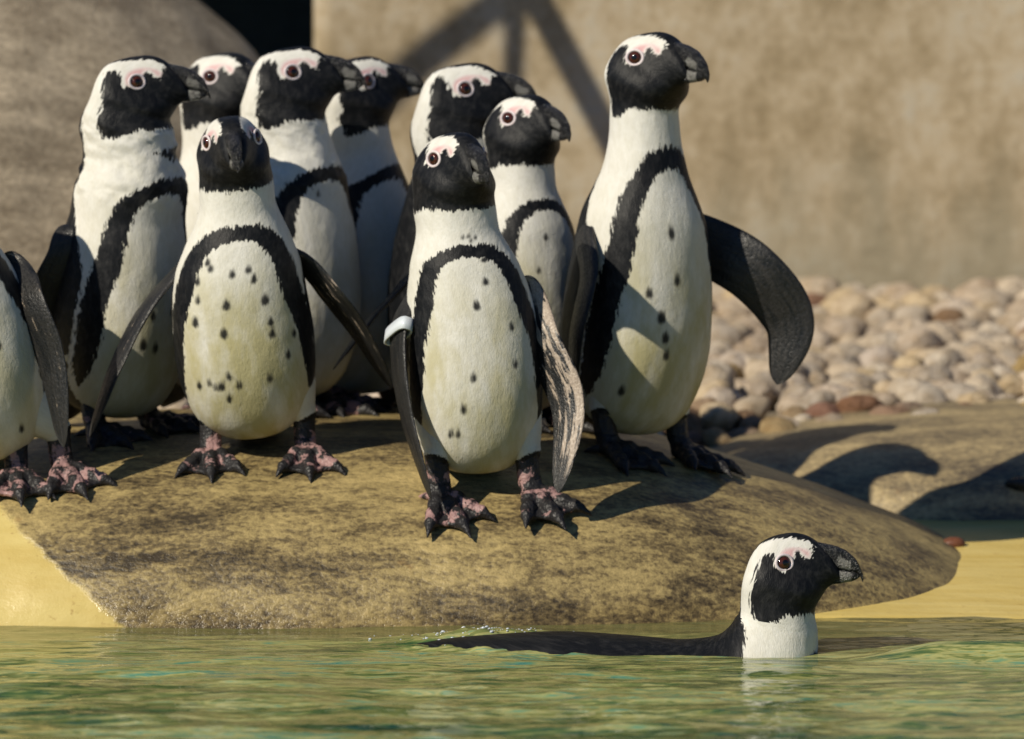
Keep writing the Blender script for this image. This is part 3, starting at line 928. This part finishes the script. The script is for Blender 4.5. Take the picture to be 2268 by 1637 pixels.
BIRDS = []
def penguin(label, px, d, yaw, scale=1.0, fat=1.0, neckfat=1.0, lean=0, side=0, stretch=0.0, noff=(0, 0), head=None, hpitch=0, hroll=0,
            flip=None, feet=None, spots=(), stain=0.5, ruffle=0.0, band_shift=0.0, band_w=1.0, chin=(), seed=1, kind='stand', base=None, foot_mott=0.5, collar=None, lift=-.028, hscale=1.04, nape=.016, eye=None, fit='base'):
    x0 = (px - 1134) * K * d
    psi = R(yaw)
    fwd = np.array((math.sin(psi), -math.cos(psi), 0)); left = np.array((math.cos(psi), math.sin(psi), 0)); up = np.array((0, 0, 1.0))
    B = np.stack([fwd, left, up], 1)
    head = yaw if head is None else head
    hy = R(head - yaw)
    PO = dict(x0=x0, noff=list(noff), stretch=stretch)
    def ground():
        return drop(PO['x0'], d)[0] if base is None else np.array(base, float)
    def deform(p, s):
        p = np.array(p, float); s = np.asarray(s, float)
        if kind == 'stand':
            bodyw = 1 - smooth(.34, .44, s)
            neckw = smooth(.36, .43, s) * (1 - smooth(.50, .54, s))
            k = 1 + (fat - 1) * bodyw + (neckfat - 1) * neckw
            p[:, 0] *= k; p[:, 1] *= k
            w = smooth(.385, .505, s)
            hk = 1 + (hscale - 1) * smooth(.40, .51, s)
            c = np.array((0, 0, .50))
            p = (p - c) * hk[:, None] + c
            wn = smooth(.26, .52, s)
            off = np.stack([PO['noff'][0] * wn, PO['noff'][1] * wn, PO['stretch'] * wn], 1)
            p = p + off
            pv = np.array((0, 0, .455)) + off
            m = rotm(w * hy, w * R(hpitch), w * R(hroll))
            p = np.einsum('nij,nj->ni', m, p - pv) + pv
            lm = rotm(np.array(0.0), np.array(R(-lean)), np.array(R(-side)))
            c = np.array((0, 0, .07))
            p = (p - c) @ lm.T + c
            p = p + np.array((0, 0, lift))
        else:
            w = smooth(.42, .505, s)
            m = rotm(w * hy, w * R(hpitch), w * R(hroll))
            pv = np.array((0, 0, .45))
            p = np.einsum('nij,nj->ni', m, p - pv) + pv
            p = p - np.array((0, 0, .448))
        return g0 + (p * scale) @ B.T
    g0 = ground()
    if eye is not None:                        # settle the head height and lean
        ex, ez = ZX(835, 423)
        for _ in range(8):
            e = deform(np.array([(ex, -.035, ez)]), np.array([.66]))[0]
            want = W(eye[0], eye[1], e[1])
            dx, dz = want[0] - e[0], want[2] - e[2]
            if fit == 'base':
                PO['x0'] += dx
            else:
                PO['noff'][0] += dx * math.sin(psi) / scale; PO['noff'][1] += dx * math.cos(psi) / scale
            PO['stretch'] += dz / scale
            g0 = ground()
        print('FIT', label[:40], 'x0px', round(PO['x0'] / K / d + 1134), 'noff', np.round(PO['noff'], 3), 'stretch', round(PO['stretch'], 3))
    V, arc, half, s, ph = get_loft(kind)
    V = V.copy()
    # feather relief
    puv = np.stack([arc, s, np.full(len(s), seed * 7.7)], 1)
    nrm = np.stack([np.cos(ph), np.sin(ph), 0 * ph], 1)
    rel = 0.0022 * fbm(np.stack([arc * 38, s * 22, 0 * s + seed], 1), 3)
    rel += ruffle * 0.0085 * fbm(np.stack([arc * 60 + s * 40, s * 75, 0 * s + seed * 3], 1), 3) * smooth(.37, .42, s) * (1 - smooth(.50, .525, s))
    rel *= 1 - smooth(.515, .54, s)
    tip = smooth(.045, .07, s)
    Vd = V + nrm * (rel * tip)[:, None]
    a = np.abs(arc)
    if kind == 'stand':                        # folded neck: fuller nape and cheeks
        nb = smooth(.42, .52, s) * (1 - smooth(.575, .615, s))
        Vd[:, 0] -= nape * nb * (1 - np.cos(ph)) / 2
        Vd[:, 1] *= 1 + nape * 4.0 * nb * (1 - np.cos(ph)) / 2
    # ---- plumage fields (metres, positive = dark)
    back = interp(s, BACK_S, BACK_A) - (half - a)
    band = band_field(a / fat ** 0.5, s, band_shift, band_w)
    dark = np.maximum(back, band)
    hd = V[:, [0, 2]]
    mask = poly_sd(hd, MASK if kind == 'swim' else MASK_LAND)
    isface = (s > .485)
    dark = np.where(isface, np.maximum(dark, mask), dark)
    beakbase = (V[:, 0] - 0.058)
    dark = np.where(isface, np.maximum(dark, beakbase), dark)
    spot = np.full(len(s), -0.05)
    for q in spots:
        yy, zz = q[0], q[1]
        r = q[2] if len(q) > 2 else 0.0055
        up_ = np.clip(s - zz, 0, 1)
        dd = r - np.hypot((arc - yy), np.where(s > zz, (s - zz) * 0.42, (s - zz) * 0.85)) - 0.10 * up_
        spot = np.maximum(spot, dd)
    if collar is not None:                     # smudge of dark feathers on the throat
        ca, cs, cw, ch = collar
        dark = np.maximum(dark, 0.010 * (1 - np.hypot((arc - ca) / cw, (s - cs) / ch)))
    pink = np.where(isface, poly_sd(hd, PINK), -1.0)
    pink = np.where(np.abs(V[:, 1]) > 0.010, pink, -1.0)
    st = stain * (1 - smooth(.22, .42, s)) * (1 - smooth(.06, .16, a)) + 0.15 * stain * (1 - smooth(.4, .5, s))  # dirt and painted bounce tint, strongest low on the belly
    M = Mesh()
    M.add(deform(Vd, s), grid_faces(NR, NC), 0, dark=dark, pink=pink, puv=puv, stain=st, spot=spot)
    n0 = NR * NC
    M.f.append((np.array([[j for j in range(NC)][::-1]]), 0))
    if kind == 'stand':
        # tail
        tv, tf = [], None
        P = catmull([(-.06, 0, .10), (-.10, 0, .07), (-.135, 0, .040), (-.158, 0, .022)], 14)
        hw = np.interp(np.linspace(0, 1, 14), [0, .4, .8, 1], [.05, .042, .028, .006]); ht = np.linspace(.022, .003, 14)
        an = np.linspace(0, 2 * math.pi, 20, endpoint=False)
        tv = np.stack([P[:, 0, None] + ht[:, None] * np.sin(an) * .6, hw[:, None] * np.cos(an), P[:, 2, None] + ht[:, None] * np.sin(an) * .8], -1).reshape(-1, 3)
        M.add(deform(tv, np.full(len(tv), .08)), grid_faces(14, 20), 0, dark=np.full(len(tv), .05), pink=np.full(len(tv), -1.0), puv=tv * np.array((1, 1, 1)), stain=np.zeros(len(tv)), spot=np.full(len(tv), -.05))
    # ---- flippers
    flipper_out = {}
    if kind == 'stand':
        flip = dict(flip or {})
        for sd in (1, -1):
            spec = flip.get(sd, {})
            if spec is False: continue
            root = deform(np.array([(-.012, sd * .060 * fat, .368), (-.020, sd * .088 * fat, .345)]), np.array((.36, .345)))
            if 'px' in spec:
                pts = [W(q[0], q[1], d + q[2]) for q in spec['px']]
                chord = np.array(spec['chord'], float)
            else:
                loc = np.array([(-.030, sd * .121 * fat, .265), (-.034, sd * .127 * fat, .18), (-.012, sd * .118 * fat, .105)])
                pts = list(deform(loc, np.array((.26, .18, .10))))
                chord = fwd * 0.95 + left * sd * 0.15
            n, nc = 70, 28
            Pc = catmull(np.vstack([root, pts]), n)
            t = np.linspace(0, 1, n)
            L = np.linalg.norm(np.diff(Pc, axis=0), axis=1).sum()
            hw = interp(t, [0, .12, .28, .45, .65, .82, .93, .98, 1.0], np.array([.012, .021, .032, .036, .034, .027, .0175, .009, .001])) * scale * spec.get('w', 1.0)
            ht = interp(t, [0, .15, .5, .85, 1], [.011, .0095, .0062, .0042, .0006]) * scale
            T = np.gradient(Pc, axis=0); T /= np.linalg.norm(T, axis=1)[:, None]
            ch = chord / np.linalg.norm(chord)
            ch = (fwd * .9 + left * sd * .2)[None] * (1 - smooth(.08, .38, t))[:, None] * np.sign((fwd * .9 + left * sd * .2) @ ch + 1e-6) + ch[None] * smooth(.05, .35, t)[:, None]
            ch = ch - T * (T * ch).sum(1)[:, None]; ch /= np.linalg.norm(ch, axis=1)[:, None]
            nn = np.cross(T, ch)
            an = np.linspace(0, 2 * math.pi, nc, endpoint=False)
            c, sn = np.cos(an), np.sin(an)
            thick = np.where(c > 0, 1.0, 0.55 + 0.45 * (1 + c))           # thick leading edge, thin trailing edge
            fv = Pc[:, None] + ch[:, None] * (hw[:, None] * c[None])[..., None] + nn[:, None] * (ht[:, None] * (sn * thick)[None])[..., None]
            fv = fv.reshape(-1, 3)
            tt = np.repeat(t, nc); cc = np.tile(c, n); ss = np.tile(sn, n)
            fv = fv + np.repeat(nn, nc, 0) * (0.0016 * fbm(np.stack([tt * L * 60, cc * 4, ss + seed], 1), 3))[:, None]
            mt = spec.get('mott', 0.30)
            fld = mt + 0.22 * (np.abs(cc) - .5) * 0 + spec.get('lead', 0.0) * cc - 0.45 * smooth(.22, .05, tt) - 0.2 * smooth(.9, 1, tt)
            M.add(fv, grid_faces(n, nc), 1, puv=np.stack([tt * L, cc * .035, ss * .01 + seed * 1.3 + sd * .4], 1), mott=fld)
            flipper_out[sd] = (Pc, T, ch, nn, hw, ht)
    # ---- legs and feet
    if kind == 'stand':
        fspec = feet if feet is not None else [(1, .01, .055, 12), (-1, .01, -.055, -12)]
        for fs in fspec:
            sd, fx, fy, fyaw = fs[:4]
            pos = g0 + fwd * fx * scale + left * fy * scale
            p, nrm_ = drop(pos[0], pos[1])
            nn = nrm_ * 0.92 + up * 0.08; nn /= np.linalg.norm(nn)
            aa = psi + R(fyaw)
            fd = np.array((math.sin(aa), -math.cos(aa), 0)); fd -= nn * (fd @ nn); fd /= np.linalg.norm(fd)
            fl = np.cross(nn, fd)
            # toe contact: settle the foot on the surface below its middle
            mid, _ = drop(*(p + fd * .04)[:2])
            corr = (mid - (p + fd * .04)) @ nn
            # the heel end rises toward the body
            FB = np.stack([fd, fl, nn], 1)
            fv = FOOT_V.copy()
            if sd < 0: fv[:, 1] *= -1
            # straighten the shank toward the body's up direction
            upl = np.array(FB.T @ up)
            zz = np.clip(fv[:, 2] - .018, 0, None)
            fv[:, 0] += zz * upl[0] * 0.9; fv[:, 1] += zz * upl[1] * 0.9
            fw = p + nn * (corr * 0.5) + (fv * scale) @ FB.T
            ff = FOOT_F if sd > 0 else FOOT_F[:, ::-1]
            toe = smooth(.076, .094, np.hypot(FOOT_V[:, 0], FOOT_V[:, 1]))
            M.add(fw, ff, 2, puv=FOOT_V + seed * .37 + sd * .11, mott=np.full(len(fw), foot_mott) - 0.25 * toe - 0.1 * smooth(.03, .06, FOOT_V[:, 2]))
            ank_l = np.array((-.010, 0, .066)); zz = ank_l[2] - .018
            ank_l = ank_l + np.array((zz * upl[0] * .9, zz * upl[1] * .9, 0))
            ank = p + nn * (corr * 0.5) + FB @ (ank_l * scale)
            hip = deform(np.array([(-.005, np.sign(fy) * .048 * fat, .150)]), np.array([.15]))[0]
            kn = ank * 0.55 + hip * 0.45 + fwd * .004
            low = ank + (ank - kn) / np.linalg.norm(ank - kn) * 0.012
            Pc = catmull([hip, kn, ank, low], 26)
            rr = interp(np.linspace(0, 1, 26), [0, .33, .62, .8, 1], np.array([.058, .041, .0235, .0195, .0155]) * scale)
            T = np.gradient(Pc, axis=0); T /= np.linalg.norm(T, axis=1)[:, None]
            u = np.cross(T, fwd); u /= np.linalg.norm(u, axis=1)[:, None]
            w_ = np.cross(T, u)
            an = np.linspace(0, 2 * math.pi, 32, endpoint=False)
            lv = (Pc[:, None] + rr[:, None, None] * (u[:, None] * np.cos(an)[None, :, None] + w_[:, None] * np.sin(an)[None, :, None])).reshape(-1, 3)
            tt = np.repeat(np.linspace(0, 1, 26), 32)
            lv = lv + (fbm(lv * 70 + seed, 2) * 0.006)[:, None] * np.repeat(-np.sign(0 * tt + 1), 1)[:, None] * 0.5
            M.add(lv, grid_faces(26, 32), 0, dark=(tt - .80) * .10, pink=np.full(len(lv), -1.0),
                  puv=np.stack([np.tile(an, 26) * .02, -tt * .1, 0 * tt + seed], 1), stain=np.full(len(lv), .15), spot=np.full(len(lv), -.05))
    body = M.build('penguin', [FEATHER, FLIPPER, FOOT], origin=tuple(g0))
    tag(body, label, 'penguin', 'penguins at the pool')
    # ---- beak and eyes
    if kind != 'stand' or True:
        hs = lambda n: np.full(n, .66)
        BM = Mesh()
        for (bv, bf, pale, gape) in BEAK_PARTS:
            BM.add(deform(bv, hs(len(bv))), bf, 0, pale=pale, gape=gape, puv=bv + seed * .9)
        BM.build('beak', [BEAK], body, tuple(g0))
        ex, ez = ZX(835, 423)
        for sd in (1, -1):
            sel = (np.abs(V[:, 0] - ex) < .004) & (np.abs(V[:, 2] - ez) < .004) & (V[:, 1] * sd > 0) & (s > .5)
            ey = V[sel, 1].mean()
            n = np.array((.44, sd * .88, .15)); n /= np.linalg.norm(n)
            t1 = np.cross((0, 0, 1), n); t1 /= np.linalg.norm(t1); t2 = np.cross(n, t1)
            E = np.stack([n, t1, t2], 1)
            cen = np.array((ex, ey, ez)) + n * .0016
            EM = Mesh(); v = EYE_BALL[0] @ E.T + cen
            EM.add(deform(v, hs(len(v))), EYE_BALL[1], 0, rad=EYE_BALL[2])
            eo = EM.build('eye', [EYE], body, tuple(g0))
            RM = Mesh(); v = EYE_RING[0] @ E.T + cen
            RM.add(deform(v, hs(len(v))), EYE_RING[1], 0)
            RM.build('eye_ring', [EYERING], eo, tuple(g0))
    BIRDS.append(body)
    return body, g0, flipper_out

def wing_band(body, g0, fo, i, width=.020):
    Pc, T, ch, nn, hw, ht = fo
    n = 5
    an = np.linspace(0, 2 * math.pi, 40, endpoint=False)
    M = Mesh()
    V = []
    for off, gr in ((-width / 2, 0.0), (-width / 2, .003), (width / 2, .003), (width / 2, 0.0)):
        c = Pc[i] + T[i] * off
        a, b = hw[i] + gr + .001, ht[i] + gr + .0035
        V.append(c + ch[i] * (a * np.sign(np.cos(an)) * np.abs(np.cos(an)) ** .6)[:, None] + nn[i] * (b * np.sign(np.sin(an)) * np.abs(np.sin(an)) ** .6)[:, None])
    V = np.vstack(V)
    f = np.vstack([grid_faces(4, 40), np.array([(3 * 40 + j, 3 * 40 + (j + 1) % 40, (j + 1) % 40, j) for j in range(40)])])
    M.add(V, f)
    M.build('wing_band', [BAND], body, tuple(g0))

# ---- the birds on the rock (px and d: where each one stands)
# bird with a white wing band, front of the group
b8, g8, f8 = penguin('penguin with a white band on its flipper standing lowest on the brown rock', 1062, 8.50, 6, scale=.95, fat=.98, lean=-2, side=-3,
    head=23, hpitch=-6, eye=(968, 352), fit='neck', hscale=1.05, seed=1, stain=.8, foot_mott=.46, neckfat=1.06,
    flip={-1: dict(px=[(882, 745, -.03), (897, 905, -.07), (955, 1108, -.12)], chord=(.42, -1, .1), w=.85, mott=.22),
          1: dict(px=[(1192, 745, -.02), (1258, 900, -.06), (1236, 1092, -.10)], chord=(.86, -.55, .1), w=1.0, mott=.52, lead=.14)},
    feet=[(-1, .035, -.066, 14), (1, .030, .076, 24)],
    spots=[(.022, .410), (.022, .365), (.002, .325, .006), (.058, .225), (.056, .285), (-.012, .21), (-.03, .165), (-.04, .13, .0048), (-.052, .13, .0048), (-.012, .456, .003), (-.004, .458, .003), (.006, .455, .003), (.0, .45, .003)])
wing_band(b8, g8, f8[-1], 33)
# spotted bird with spread flippers
penguin('squat penguin with many belly spots holding both flippers spread, facing out', 560, 8.62, 0, scale=.90, fat=1.08, lean=8, side=-6,
    head=6, hpitch=-3, eye=(465, 316), fit='neck', seed=2, stain=1.0, foot_mott=.49, band_w=1.1, neckfat=1.06,
    flip={-1: dict(px=[(318, 690, -.04), (255, 815, -.06), (198, 968, -.08)], chord=(.55, -.85, .2), w=.85, mott=.36),
          1: dict(px=[(735, 655, -.02), (795, 735, .0), (868, 860, .03)], chord=(.45, -.8, .5), w=.8, mott=.45)},
    feet=[(-1, .03, -.070, 0), (1, .025, .086, 10)],
    spots=[(-.045, .378), (-.04, .368), (-.062, .345), (-.005, .355), (.02, .36), (.028, .343), (-.062, .315), (-.015, .305, .007), (.045, .305, .007), (-.068, .275, .007), (-.022, .255, .007), (.052, .265, .006), (.052, .245, .006), (.092, .235), (.075, .205), (-.035, .17), (-.022, .185), (-.008, .17), (.04, .175), (-.026, .15), (-.055, .175, .0045), (-.075, .17), (-.045, .168, .0045)])
# tall ruffled bird on the left
penguin('ruffled white-necked penguin in profile standing beside the tan boulder', 258, 8.78, 44, scale=.95, fat=1.0, neckfat=1.20, lean=3, side=0,
    head=86, hpitch=2, eye=(303, 181), fit='neck', seed=3, stain=.7, ruffle=1.0, foot_mott=.4, band_shift=-.008,
    flip={-1: dict(px=[(150, 570, -.06), (105, 660, -.05), (108, 775, -.02)], chord=(1, .25, .1), w=.95, mott=.22),
          1: dict(px=[(392, 660, -.03), (378, 780, -.02), (345, 880, -.02)], chord=(.5, -.85, 0), w=.75, mott=.3)},
    spots=[(-.02, .23, .006), (-.035, .185, .007), (-.012, .18, .006), (.02, .235)], collar=(.015, .468, .05, .010))
# bird cut by the frame
penguin('half-visible penguin leaning away with pink mottled feet above the yellow-painted rock corner', -25, 8.55, 14, scale=.95, fat=1.0, lean=0, side=-11, head=-35, hpitch=0, seed=4, stain=.6, foot_mott=.51,
    noff=(0, -.03), flip={1: dict(px=[(62, 672, -.05), (114, 800, -.07), (141, 992, -.09)], chord=(.75, -.65, .1), w=1.0, mott=.40), -1: {}},
    feet=[(-1, .03, .035, -8), (1, .03, .108, 12)], spots=[(.03, .24), (.045, .11)])
# back row
penguin('penguin peering out between two others, only its head and neck showing', 428, 9.16, 42, scale=.96, head=48, hpitch=-2, eye=(470, 170), seed=5)
penguin('large-billed penguin in profile behind the spotted one with spread flippers', 600, 8.97, 45, scale=.98, head=86, hpitch=1, eye=(648, 160), seed=6, neckfat=1.12, ruffle=.6, spots=[(-.02, .385, .004)], band_shift=-.01)
penguin('penguin with its white chest in blue shadow, bill pointing away to the pebbles', 790, 9.16, 38, scale=.96, head=108, hpitch=3, eye=(812, 180), seed=7, spots=[(.02, .46, .005)])
penguin('dark-backed penguin in profile pressed behind the banded one, flipper held back', 962, 9.00, 66, scale=1.0, head=86, hpitch=0, eye=(1030, 197), seed=8, neckfat=1.10,
    flip={-1: dict(px=[(905, 610, -.17), (815, 715, -.25), (738, 818, -.30)], chord=(.5, -.7, .5), w=.95, mott=.30), 1: {}})
penguin('shorter penguin with a narrow chest band looking past the tallest one', 1160, 8.86, 34, scale=.92, fat=.92, head=38, hpitch=-3, nape=.009, neckfat=.94, eye=(1131, 262), seed=9, band_w=.9, spots=[(-.01, .36, .005), (-.03, .30, .005)], stain=.8)
# tall bird on the right
penguin('tallest penguin stretching its neck with one flipper held out over the pebbles', 1398, 8.75, 34, scale=1.0, fat=1.02, lean=4, side=2, head=46, nape=.006, hpitch=2, eye=(1411, 128), fit='neck', seed=10, stain=.9, neckfat=.88, band_shift=.014, foot_mott=.18,
    flip={-1: dict(px=[(1304, 610, -.10), (1276, 745, -.12), (1268, 905, -.12)], chord=(.35, -.9, 0), w=.85, mott=.25),
          1: dict(px=[(1662, 600, .02), (1748, 715, .02), (1722, 852, .02)], chord=(1, -.25, .75), w=1.28, mott=.25)},
    feet=[(-1, .03, -.066, 14), (1, .03, .066, 16)],
    spots=[(-.012, .355, .006), (-.005, .30, .006), (-.05, .28, .006), (-.03, .245, .0075), (-.022, .215, .0065), (-.018, .19, .006), (-.075, .135, .006)])
# swimmer
sx = W(1726, 1448, 8.02)
penguin('swimming penguin with only its head, neck and dark back above the water', 1726, 8.02, 84, head=84, hpitch=0, kind='swim', base=(sx[0], 8.02, 0.0), seed=11, spots=[(.012, .487, .004), (.002, .50, .003)])

# ================================================================== WATER
def water_z(x, y):
    p = np.stack([x, y, 0 * x], 1)
    w = 0.014 * fbm(p * np.array((2.6, 5.0, 1)), 2) + 0.013 * fbm(p * np.array((6, 15, 1)) + 9, 2) + 0.0055 * fbm(p * np.array((20, 44, 1)) + 4, 3)
    calm = 0.55 + 0.45 * smooth(8.15, 7.6, y)
    z = w * calm
    # bow wave ahead of the swimmer and the wake behind it
    z = z + 0.021 * np.exp(-((y - 7.95 - 0.04 * (x - .6)) / 0.05) ** 2) * smooth(.44, .60, x)
    z = z + 0.017 * np.exp(-((x + 0.02) / 0.12) ** 2 - ((y - 8.10) / 0.07) ** 2)
    rough = np.exp(-((x - 0.0) / 0.15) ** 2 - ((y - 8.07) / 0.09) ** 2)
    z = z + rough * 0.024 * fbm(p * np.array((44, 80, 1)), 4)
    fade = smooth(3.0, 1.5, np.abs(x)) * smooth(5.5, 6.5, y)
    return z * fade
water = sheet(axis([(-5.1, -1.2, .3), (-1.2, 1.2, .0055), (1.2, 5.1, .3)]), axis([(1.05, 6.6, .3), (6.6, 8.75, .005)]), water_z, 'water', WATER)
tag(water, kind='structure')

# bubbles thrown up in the swimmer's wake
FOAM = mat_simple('foam_bubbles', (0.42, 0.47, 0.52), (0.62, 0.66, 0.70), 300, 0.12, 0.4, 0.001, 0.6)
M = Mesh()
bv, bf = ico(2)
for k in range(260):
    x, y = RNG.normal(0.0, 0.075), RNG.normal(8.13, 0.035)
    r = 0.0007 + 0.0021 * RNG.rand() ** 3
    z = float(water_z(np.array([x]), np.array([y]))[0])
    M.add(bv * r * np.array((1.2, 1, .8)) + np.array((x, y, z + r * .2)), bf)
tag(M.build('wake_bubbles', [FOAM]), 'small bubbles scattered in the swimming penguin\'s wake', 'bubbles', kind='stuff')

# stone shape standing in for a black form read as a penguin's foot
o = Vector((0, 0, CAM_Z)); t = Vector(W(2263, 1074, 9.5))
hit = GROUND.ray_cast(o, (t - o).normalized())
if hit[0] is not None:
    v, f = stone_shape(3, 5, 0.5)
    M = Mesh(); M.add(v * 0.022 * np.array((1.3, 1, 1)) + np.array(hit[0]), f)
    tag(M.build('stone', [BLACK_STANDIN], origin=tuple(hit[0])), 'small black wet stand-in for a penguin foot on the long low rock beside the yellow beach', 'stone')
